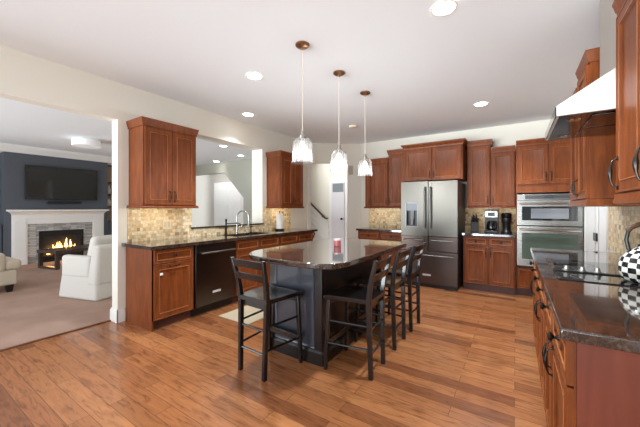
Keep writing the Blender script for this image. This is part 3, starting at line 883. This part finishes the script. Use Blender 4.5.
cf = MB().lathe([(0.05, 0.04), (0.075, 0.06), (0.078, 0.11), (0.06, 0.17), (0.05, 0.19)], (0, -0.045, 0), 20).build('carafe', BLACKG, cfm)
MB().tube([(0.04, -0.10, 0.17), (0.06, -0.15, 0.16), (0.06, -0.155, 0.09), (0.045, -0.11, 0.08)], 0.009, 8).build('carafe_handle', BLACKP, cf)
gr = thing('coffee_grinder', 'tall black coffee grinder with round hopper, left of the ovens', 'grinder', (3.68, 5.68, 0.91))
MB().lathe([(0.075, 0), (0.075, 0.02), (0.06, 0.04), (0.058, 0.15), (0.07, 0.17), (0.07, 0.24)], (0, 0, 0), 24).build('body', BLACKP, gr)
MB().lathe([(0.066, 0.24), (0.072, 0.26), (0.075, 0.30), (0.06, 0.325), (0.02, 0.33)], (0, 0, 0), 24).build('hopper', BLACKG, gr)

# oven tower
FT = 5.41
ot = thing('oven_tower', 'tall cherry oven tower in the far right corner', 'cabinet', (3.808, FT, 0))
TW = 0.787
B(0, 0, 0.105, TW, 0.685, 0.43).box(0, 0, 0.43, 0.012, 0.685, 1.54).box(TW - 0.012, 0, 0.43, TW, 0.685, 1.54).box(0, 0, 1.54, TW, 0.685, 2.25).build('body', CHERRY, ot)
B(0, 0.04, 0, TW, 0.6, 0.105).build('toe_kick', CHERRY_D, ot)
dm = MB().loops(0.01, 0.115, TW - 0.01, 0.415, DRAW_P).build('drawer', CHERRY, ot); pull(dm, 0.26, 0.30)
for x0, x1, hs in ((0.012, TW / 2, 'r'), (TW / 2, TW - 0.012, 'l')):
    dm = MB().loops(x0, 1.665, x1 - 0.002, 2.235, DOOR_P).build('door', CHERRY, ot)
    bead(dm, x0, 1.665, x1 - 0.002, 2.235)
    pull(dm, x1 - 0.032 if hs == 'r' else x0 + 0.032, 1.77)
molding(MB(), 0, TW, 0.685, [(0.0, 2.24), (0.012, 2.24), (0.015, 2.262), (0.02, 2.27), (0.034, 2.303), (0.038, 2.313), (0.038, 2.325)], (False, False)).build('crown_molding', CHERRY, ot)

ov = thing('wall_oven', 'stainless wall oven with microwave above, built into the cherry tower', 'oven', (3.822, FT - 0.004, 0.44))
OW = 0.757
B(0.004, 0.006, 0.004, OW - 0.004, 0.55, 1.08).build('housing', RUBBER, ov)
B(0, -0.02, 0.99, OW, 0.005, 1.075).build('control_panel', STEEL, ov, 0.002)
B(0.10, -0.022, 1.005, 0.66, -0.0195, 1.062).build('control_glass', mat('grey_control_glass', srgb(96, 98, 100), 0.12, 0.3), ov)
B(0.33, -0.024, 1.015, 0.43, -0.0215, 1.055).build('display', LEDS, ov)
def oven_door(z0, z1, wz0, wz1, glass, wx=0.06):
    d = MB()
    d.box(0, -0.035, z0, wx, 0.004, z1).box(OW - wx, -0.035, z0, OW, 0.004, z1).box(wx, -0.035, z0, OW - wx, 0.004, wz0).box(wx, -0.035, wz1, OW - wx, 0.004, z1)
    d = d.build('oven_door', STEEL, ov)
    B(wx, -0.030, wz0, OW - wx, -0.002, wz1).build('door_window', glass, d)
    MB().tube([(0.03, -0.085, z1 - 0.05), (OW - 0.03, -0.085, z1 - 0.05)], 0.014, 14).tube([(0.07, -0.08, z1 - 0.05), (0.07, -0.03, z1 - 0.05)], 0.009).tube([(OW - 0.07, -0.08, z1 - 0.05), (OW - 0.07, -0.03, z1 - 0.05)], 0.009).build('handle', CHROME, d)
    return d
md = oven_door(0.62, 0.985, 0.69, 0.895, BLACKG)
B(0.17, -0.0315, 0.72, 0.60, -0.0295, 0.865).build('mesh_window', mat('microwave_window_reflection', srgb(140, 144, 150), 0.12, 0.3), md)  # pale grey reflection in the microwave window, put into its colour
oven_door(0.015, 0.605, 0.12, 0.505, OVENGL)
B(0, -0.03, 0.607, OW, 0.0, 0.618).build('vent_gap', RUBBER, ov)
B(0.005, -0.02, 0, OW - 0.005, 0.0, 0.014).build('bottom_vent', RUBBER, ov)

# ------------------------------------------------------------------ right wall: base run, cooktop, hood, wall cabinets
RX = 3.972
GR = 'cherry base cabinets under the cooktop counter'
def rbase(label, y1, y0, cols):
    return base_cab(label, (RX, y1), -R90, y1 - y0, 4.598 - RX, cols, group=GR, hm=BRONZE, hk=1.15)
rbase('cherry base cabinet at the far end of the cooktop counter', 3.68, 2.955, [(0.01, 0.36, 'r', 'knob', True), (0.365, 0.715, 'l', 'knob', True)])
rbase('cherry base cabinet directly under the cooktop', 2.95, 2.205, [(0.01, 0.37, 'r', 'knob', True), (0.375, 0.735, 'l', 'knob', True)])
rbase('narrow cherry base cabinet second from the near end of the cooktop counter', 2.2, 1.79, [(0.01, 0.40, 'r', 'knob', True)])
nb = rbase('cherry base cabinet at the near end of the cooktop counter, broad end panel showing', 1.785, 1.305, [(0.01, 0.478, 'l', 'knob', True)])
B(0.481, 0.004, 0, 0.50, 4.598 - RX, 0.872).build('end_panel', CHERRY_END, nb, 0.002)
tag(B(3.93, 1.268, 0.872, 4.586, 3.70, 0.912).build('granite_countertop', GRANITE, bevel=0.006, seg=3), 'long dark glossy granite countertop with the cooktop, nearest the camera', 'countertop')
ck = thing('cooktop', 'black glass cooktop with a row of steel knobs, set in the near granite counter', 'cooktop', (4.27, 2.52, 0.912))
B(-0.26, -0.39, 0, 0.27, 0.39, 0.006).build('glass_top', BLACKG, ck, 0.002)
B(-0.262, -0.135, 0.006, 0.272, -0.105, 0.013).build('control_strip', BLACKP, ck)
for x in (-0.20, -0.125, -0.057, 0.075):
    MB().lathe([(0.022, 0.013), (0.022, 0.018), (0.016, 0.022), (0.0145, 0.040), (0.006, 0.042)], (x, -0.12, 0), 20).build('knob', NICKEL, ck)
for (x, y, r) in ((-0.12, 0.2, 0.10), (0.13, 0.22, 0.08), (-0.12, -0.27, 0.08), (0.13, -0.26, 0.10)):
    mb = MB()
    n = 32
    mb.rings([[(x + q * math.cos(2 * PI * i / n), y + q * math.sin(2 * PI * i / n), z) for i in range(n)] for q, z in ((r, 0.0060), (r, 0.0064), (r - 0.004, 0.0064), (r - 0.004, 0.0060))], False, False)
    mb.build('burner_ring', mat('burner_mark', srgb(90, 90, 92), 0.4), ck)
B(-0.264, 0.0, 0.0, -0.24, 0.39, 0.008).build('edge_trim', STEEL, ck)
# kettle
kt = thing('tea_kettle', 'black and white checked enamel tea kettle on the near end of the cooktop', 'kettle', (4.395, 2.275, 0.9185))
def kettle_body():
    bm = bmesh.new()
    prof = [(0.085, 0.0), (0.105, 0.012), (0.118, 0.05), (0.117, 0.09), (0.103, 0.13), (0.08, 0.16), (0.05, 0.182), (0.036, 0.19)]
    n = 32
    uvl = bm.loops.layers.uv.new('UVMap')
    rings_ = [[bm.verts.new((r * math.cos(2 * PI * i / n), r * math.sin(2 * PI * i / n), z)) for i in range(n)] for r, z in prof]
    vv = [0, 0.5, 2, 3.4, 5, 6.4, 7.9, 8.6]
    for k in range(len(prof) - 1):
        for i in range(n):
            j = (i + 1) % n
            f = bm.faces.new((rings_[k][i], rings_[k][j], rings_[k + 1][j], rings_[k + 1][i]))
            f.smooth = True
            for lp, (a, b) in zip(f.loops, ((i, k), (i + 1, k), (i + 1, k + 1), (i, k + 1))):
                lp[uvl].uv = (a / n * 20 + 0.001, vv[b] + 0.001)
    bm.faces.new(rings_[0][::-1])
    me = bpy.data.meshes.new('body'); bm.to_mesh(me); bm.free()
    me.materials.append(CHECK)
    o = bpy.data.objects.new('body', me); COL.objects.link(o); o.parent = kt
kettle_body()
ld_ = MB().lathe([(0.04, 0.186), (0.042, 0.196), (0.02, 0.206), (0.008, 0.21)], (0, 0, 0), 24).build('lid', BLACKP, kt)
MB().lathe([(0.006, 0.208), (0.014, 0.222), (0.010, 0.236), (0.002, 0.24)], (0, 0, 0), 14).build('finial', BRASSY, ld_)
MB().tube([(-0.075, 0.0, 0.165), (-0.085, 0, 0.22), (-0.076, 0, 0.275), (-0.035, 0, 0.305), (0.035, 0, 0.305), (0.076, 0, 0.275), (0.085, 0, 0.22), (0.075, 0, 0.165)], 0.009, 10).build('handle', BLACKP, kt)
MB().tube([(-0.079, 0, 0.268), (-0.068, 0, 0.285), (-0.035, 0, 0.306), (0.035, 0, 0.306), (0.068, 0, 0.285), (0.079, 0, 0.268)], 0.0125, 12).build('grip', RAILW, kt)
MB().tube([(0.0, -0.10, 0.09), (0.0, -0.14, 0.13), (0.0, -0.165, 0.175)], [0.024, 0.018, 0.012], 12).build('spout', CHECK, kt)

# hood
HX, HY0, HY1, HZ = 4.0, 2.15, 2.88, 1.832
hd_ = thing('range_hood', 'bright pyramid range hood with a square steel chimney over the cooktop', 'range hood', (HX, 2.515, HZ))
dpt = 4.586 - HX
MB().rings([[(0, -0.365, 0.0), (dpt, -0.365, 0.0), (dpt, 0.365, 0.0), (0, 0.365, 0.0)], [(0, -0.365, 0.055), (dpt, -0.365, 0.055), (dpt, 0.365, 0.055), (0, 0.365, 0.055)],
            [(0.28, -0.205, 0.27), (dpt, -0.205, 0.27), (dpt, 0.205, 0.27), (0.28, 0.205, 0.27)]]).build('canopy', HOODM, hd_)
B(0.012, -0.353, -0.004, dpt - 0.01, 0.353, 0.0).build('underside_panel', mat('dark_underside_steel', srgb(110, 100, 92), 0.12, 1.0), hd_)
for y0 in (-0.31, 0.01):
    mb = MB()
    mb.box(0.16, y0, -0.012, 0.56, y0 + 0.30, -0.0045)
    mb.build('grease_filter', mat('dark_filter_steel', srgb(92, 84, 78), 0.14, 1.0), hd_, 0.003)
for y in (-0.24, 0.24):
    MB().lathe([(0.03, -0.010), (0.034, -0.0045)], (0.09, y, 0), 20).build('hood_lamp', CHROME, hd_)
B(-0.006, -0.362, -0.004, -0.0005, 0.362, 0.052).build('control_panel', mat('hood_front_glass', srgb(70, 64, 60), 0.1, 0.7), hd_, 0.002)
B(0.28, -0.205, 0.265, dpt, 0.205, CH - HZ - 0.002).build('chimney', steel('chimney_steel', srgb(205, 202, 195), 0.45, (90, 90, 2)), hd_, 0.002)
# wall cabinets
UX = 4.258
upper('tall narrow cherry wall cabinet directly beyond the range hood', (UX, 3.29), -R90, 0.385, 4.586 - UX, 1.378, 2.385, [(0.01, 0.375, 'l')], group='cherry wall cabinets beside the hood', rs=1.5, hm=PEWTER, hk=1.1, ends=(True, True))
upper('short cherry wall cabinet beyond the range hood, nearest the pantry door', (UX, 3.69), -R90, 0.395, 4.586 - UX, 1.378, 2.25, [(0.01, 0.385, 'r')], group='cherry wall cabinets beside the hood', rs=1.5, hm=PEWTER, hk=1.1, ends=(True, False))
upper('large cherry wall cabinet at the upper right, nearest the camera', (UX, 2.13), -R90, 0.80, 4.586 - UX, 1.384, 2.305, [(0.012, 0.40, 'l'), (0.403, 0.79, 'l')], group='cherry wall cabinets beside the hood', rs=1.5, hm=PEWTER, hk=1.3)

# ------------------------------------------------------------------ island
isl = thing('kitchen_island', 'espresso black kitchen island base with corner posts, under the clipped granite top', 'kitchen island', (1.89, 2.09, 0))
IW, IL = 0.56, 1.28
B(0, 0, 0.0, IW, IL, 0.872).build('body', BLACKI, isl, 0.002)
for x0, x1, y0, y1 in ((-0.006, 0.06, -0.012, 0.05), (IW - 0.06, IW + 0.012, -0.012, 0.05), (IW - 0.06, IW + 0.012, IL - 0.05, IL + 0.012), (-0.006, 0.06, IL - 0.05, IL + 0.012)):
    B(x0, y0, 0.10, x1, y1, 0.87).build('corner_post', BLACKI, isl, 0.005)
B(-0.02, -0.022, 0, IW + 0.022, IL + 0.022, 0.10).hexa([(-0.02, -0.022, 0.10), (IW + 0.022, -0.022, 0.10), (IW + 0.022, IL + 0.022, 0.10), (-0.02, IL + 0.022, 0.10)], [(-0.008, -0.012, 0.118), (IW + 0.012, -0.012, 0.118), (IW + 0.012, IL + 0.012, 0.118), (-0.008, IL + 0.012, 0.118)]).build('base_molding', BLACKI, isl)
pn = MB(); pn.loops(0.06, 0.125, IW - 0.06, 0.86, [(0, 0.001), (0, -0.010), (0.012, -0.004), (0.03, -0.003)])
pn.build('end_panel', mat('island_end_panel_sheen', srgb(52, 54, 64), 0.32, coat=0.3), isl)  # blue-grey reflection on the dark end panel, painted into its colour
# polygon top
def rounded(poly, rads, n=6):
    out = []
    N_ = len(poly)
    for i, (p, r) in enumerate(zip(poly, rads)):
        p = Vector(p); a = Vector(poly[i - 1]); b = Vector(poly[(i + 1) % N_])
        pa = p + (a - p).normalized() * r; pb = p + (b - p).normalized() * r
        for k in range(n + 1):
            u = k / n
            out.append(tuple((1 - u) ** 2 * pa + 2 * u * (1 - u) * p + u * u * pb))
    return out
tp = rounded([(1.735, 1.755), (2.77, 1.755), (2.77, 3.50), (1.735, 3.50)], [0.42, 0.26, 0.16, 0.30], 8)
it = MB().rings([[(x, y, 0.872) for x, y in tp], [(x, y, 0.914) for x, y in tp]])
tag(it.build('granite_countertop', GRANITE, bevel=0.008, seg=3), 'dark granite island top with rounded corners and a candle on it', 'countertop')
cd = thing('jar_candle', 'small rose red jar candle standing on the island top', 'candle', (2.03, 2.47, 0.914))
cd.location = (2.26, 2.69, 0.9145)
MB().lathe([(0.034, 0), (0.038, 0.004), (0.038, 0.062), (0.034, 0.062), (0.002, 0.06)], (0, 0, 0), 24).build('jar', CANDLE, cd)
MB().lathe([(0.039, 0.062), (0.039, 0.076), (0.035, 0.078), (0.002, 0.078)], (0, 0, 0), 24).build('lid', mat('candle_top_sheen', srgb(214, 190, 186), 0.3, 0.3), cd)  # pale colour paints in the white sheen on the candle top

# ------------------------------------------------------------------ bar stools (local: faces +y, rear legs at y=0)
def stool(label, loc, rz):
    t = thing('bar_stool', label, 'bar stool', (loc[0], loc[1], 0), rz, 'black ladder-back bar stools at the island')
    SZ = 0.61
    # seat: dished slab, wider at the front
    nx, ny = 10, 10
    def prof(u, v):      # u across -1..1, v 0..1 back to front
        w = 0.165 + 0.035 * v
        return (u * w, -0.012 + v * 0.40, SZ - 0.012 * (1 - u * u) * math.sin(PI * min(1, v * 1.15)) - (0.012 * max(0, v - 0.85) / 0.15))
    mb = MB()
    top = [[mb.bm.verts.new(prof(-1 + 2 * i / nx, j / ny)) for i in range(nx + 1)] for j in range(ny + 1)]
    bot = [[mb.bm.verts.new((prof(-1 + 2 * i / nx, j / ny)[0] * 0.97, prof(0, j / ny)[1], SZ - 0.036)) for i in range(nx + 1)] for j in range(ny + 1)]
    for j in range(ny):
        for i in range(nx):
            mb.bm.faces.new((top[j][i], top[j][i + 1], top[j + 1][i + 1], top[j + 1][i]))
            mb.bm.faces.new((bot[j][i], bot[j + 1][i], bot[j + 1][i + 1], bot[j][i + 1]))
    for j in range(ny):
        mb.bm.faces.new((top[j][0], top[j + 1][0], bot[j + 1][0], bot[j][0])); mb.bm.faces.new((top[j][nx], bot[j][nx], bot[j + 1][nx], top[j + 1][nx]))
    for i in range(nx):
        mb.bm.faces.new((top[0][i], bot[0][i], bot[0][i + 1], top[0][i + 1])); mb.bm.faces.new((top[ny][i], top[ny][i + 1], bot[ny][i + 1], bot[ny][i]))
    mb.build('seat', BLACKW, t, 0.004)
    B(-0.15, 0.015, SZ - 0.085, 0.15, 0.033, SZ - 0.036).build('apron', BLACKW, t, 0.002)
    B(-0.165, 0.335, SZ - 0.085, 0.165, 0.353, SZ - 0.036).build('apron', BLACKW, t, 0.002)
    for s in (-1, 1):
        # rear post: floor to the top of the back, kinked at the seat
        pts = [(s * 0.138, -0.005, 0, .030, .034), (s * 0.150, 0.010, SZ - 0.02, .032, .040), (s * 0.160, -0.008, SZ + 0.12, .031, .036), (s * 0.180, -0.058, 0.918, .027, .028)]
        mb = MB()
        mb.rings([[(x + a * w / 2, y + b * d / 2, z) for a, b in ((-1, -1), (1, -1), (1, 1), (-1, 1))] for x, y, z, w, d in pts])
        mb.build('rear_post', BLACKW, t, 0.004)
        mb = MB()
        mb.rings([[(x + a * w / 2, y + b * w / 2, z) for a, b in ((-1, -1), (1, -1), (1, 1), (-1, 1))] for x, y, z, w in ((s * 0.188, 0.368, 0, .026), (s * 0.170, 0.345, SZ - 0.036, .034))])
        mb.build('front_leg', BLACKW, t, 0.004)
        for z in (0.22, 0.40):
            f = z / SZ
            MB().tube([(s * (0.138 + 0.012 * f), 0.0, z), (s * (0.188 - 0.018 * f), 0.368 - 0.03 * f, z)], 0.0095, 8).build('stretcher', BLACKW, t)
    for z, ya in ((0.22, 0), (0.40, 0.005)):
        MB().tube([(-0.143, ya, z - 0.03), (0.143, ya, z - 0.03)], 0.0095, 8).build('stretcher', BLACKW, t)
    B(-0.176, 0.352, 0.185, 0.176, 0.372, 0.235).build('foot_rail', BLACKW, t, 0.004)
    # two curved ladder slats
    for z0, z1 in ((0.745, 0.80), (0.845, 0.905)):
        mb = MB()
        ring = []
        for k in range(11):
            u = -1 + k / 5
            def P(z, dy):
                f = (z - SZ) / (0.918 - SZ)
                return (u * (0.152 + 0.026 * f), 0.012 - 0.07 * f - 0.022 * (1 - u * u) + dy, z + 0.008 * (1 - u * u))
            ring.append([P(z0, -0.007), P(z0, 0.007), P(z1, 0.007), P(z1, -0.007)])
        mb.rings(ring)
        mb.build('back_slat', BLACKW, t, 0.003)
    return t
stool('black ladder-back bar stool at the near short end of the island', (2.075, 1.676), math.radians(-3))
stool('black ladder-back bar stool on the long side of the island, nearest the camera', (2.872, 2.262), R90 + math.radians(2))
stool('black ladder-back bar stool in the middle of the long side of the island', (2.864, 2.83), R90)
stool('black ladder-back bar stool on the long side of the island, nearest the refrigerator', (2.874, 3.325), R90 - math.radians(1))
tag(B(0.80, 2.35, 0.001, 1.30, 3.0, 0.012).build('sink_mat', RUGM, bevel=0.004), 'small beige mat on the floor in front of the sink, behind the near stool', 'mat')

# ------------------------------------------------------------------ pendants and recessed lights
def pendant(label, x, y):
    t = thing('pendant_light', label, 'pendant light', (x, y, CH), 0, 'glass bell pendants over the island')
    MB().lathe([(0.062, 0), (0.062, -0.012), (0.05, -0.022), (0.012, -0.032), (0.008, -0.05)], (0, 0, 0), 28).build('canopy', BRASSY, t)
    MB().tube([(0, 0, -0.04), (0, 0, -0.78)], 0.0035, 8).build('cord', mat('pale_cord', srgb(216, 208, 196), 0.5), t)
    MB().lathe([(0.006, -0.76), (0.017, -0.77), (0.019, -0.80), (0.03, -0.81), (0.03, -0.825), (0.014, -0.83), (0.014, -0.86)], (0, 0, 0), 24).build('socket_cap', NICKEL, t)
    n = 64
    pr = [(0.028, -0.822), (0.06, -0.832), (0.079, -0.86), (0.086, -0.90), (0.087, -0.96), (0.089, -1.025), (0.098, -1.045)]
    def ring(r, z, rib):
        return [((r + rib * 0.0022 * math.cos(16 * 2 * PI * i / n)) * math.cos(2 * PI * i / n), (r + rib * 0.0022 * math.cos(16 * 2 * PI * i / n)) * math.sin(2 * PI * i / n), z) for i in range(n)]
    MB().rings([ring(r, z, 1) for r, z in pr] , False, False).build('glass_shade', GLASS, t)
    MB().lathe([(0.012, -0.86), (0.022, -0.885), (0.03, -0.915), (0.026, -0.94), (0.01, -0.955)], (0, 0, 0), 18).build('bulb', BULB, t)
    l = bpy.data.lights.new('pendant_glow', 'POINT'); l.energy = 6.0; l.color = (0.9, 0.95, 1.0); l.shadow_soft_size = 0.035
    o = bpy.data.objects.new('pendant_glow', l); o.location = (0, 0, -0.99); o.parent = t; COL.objects.link(o)
pendant('clear glass bell pendant nearest the camera over the island', 2.237, 2.115)
pendant('middle clear glass bell pendant over the island', 2.237, 2.764)
pendant('clear glass bell pendant farthest from the camera over the island', 2.237, 3.42)

def can(label, x, y, power=100):
    t = thing('recessed_light', label, 'recessed light', (x, y, CH), 0, 'recessed ceiling lights')
    MB().lathe([(0.095, -0.001), (0.095, -0.005), (0.078, -0.007), (0.074, -0.002)], (0, 0, 0), 32, False, False).build('trim_ring', WHITE, t)
    MB().lathe([(0.076, -0.0035), (0.02, -0.0045)], (0, 0, 0), 32).build('diffuser', LIGHTON, t)
    l = bpy.data.lights.new('recessed_beam', 'SPOT'); l.energy = power; l.color = (0.84, 0.93, 1.0); l.spot_size = 2.0; l.spot_blend = 0.6; l.shadow_soft_size = 0.07
    o = bpy.data.objects.new('recessed_beam', l); o.location = (0, 0, -0.03); o.parent = t; COL.objects.link(o)
can('recessed ceiling light at the top of the photo, nearest the camera', 3.375, 2.288)
can('recessed ceiling light in open ceiling left of the nearest pendant', 1.426, 2.333)
can('recessed ceiling light close to the wall above the pass-through', 0.37, 3.236, 30)
can('recessed ceiling light before the ovens in the kitchen ceiling', 3.403, 4.676)
# hall lights seen through the pass-through
for lb_, x, y in (('recessed light seen through the pass-through, nearest and leftmost', -1.85, 4.56), ('recessed light seen through the pass-through, rightmost near the grey wall', -2.48, 5.65), ('recessed light seen through the pass-through, farthest, before the foyer', -3.9, 5.95)):
    can(lb_, x, y, 5)
sdt = thing('smoke_detector', 'small round ivory smoke detector on the ceiling behind the pendants', 'smoke detector', (1.42, 4.70, CH))
MB().lathe([(0.07, 0), (0.07, -0.015), (0.06, -0.028), (0.02, -0.03)], (0, 0, 0), 28).build('housing', mat('ivory_plastic', srgb(232, 222, 196), 0.5), sdt)

# under-cabinet lights (slim fixtures' own light)
def undercab(loc, sx, sy, p, rot=(0, 0, 0)):
    area('under_cabinet_glow', loc, rot, sx, sy, p * 1.9, (1, 0.84, 0.6))
undercab((0.22, 2.02, 1.325), 0.08, 0.5, 1.6, (0, 0.7, 0))
undercab((0.22, 4.35, 1.325), 0.08, 0.45, 1.6, (0, 0.7, 0))
undercab((1.5, 5.88, 1.325), 0.6, 0.08, 1.1, (0.7, 0, 0))
undercab((3.45, 5.88, 1.325), 0.55, 0.08, 0.8, (0.7, 0, 0))
undercab((4.38, 1.73, 1.36), 0.08, 0.6, 3.2, (0, -0.7, 0))
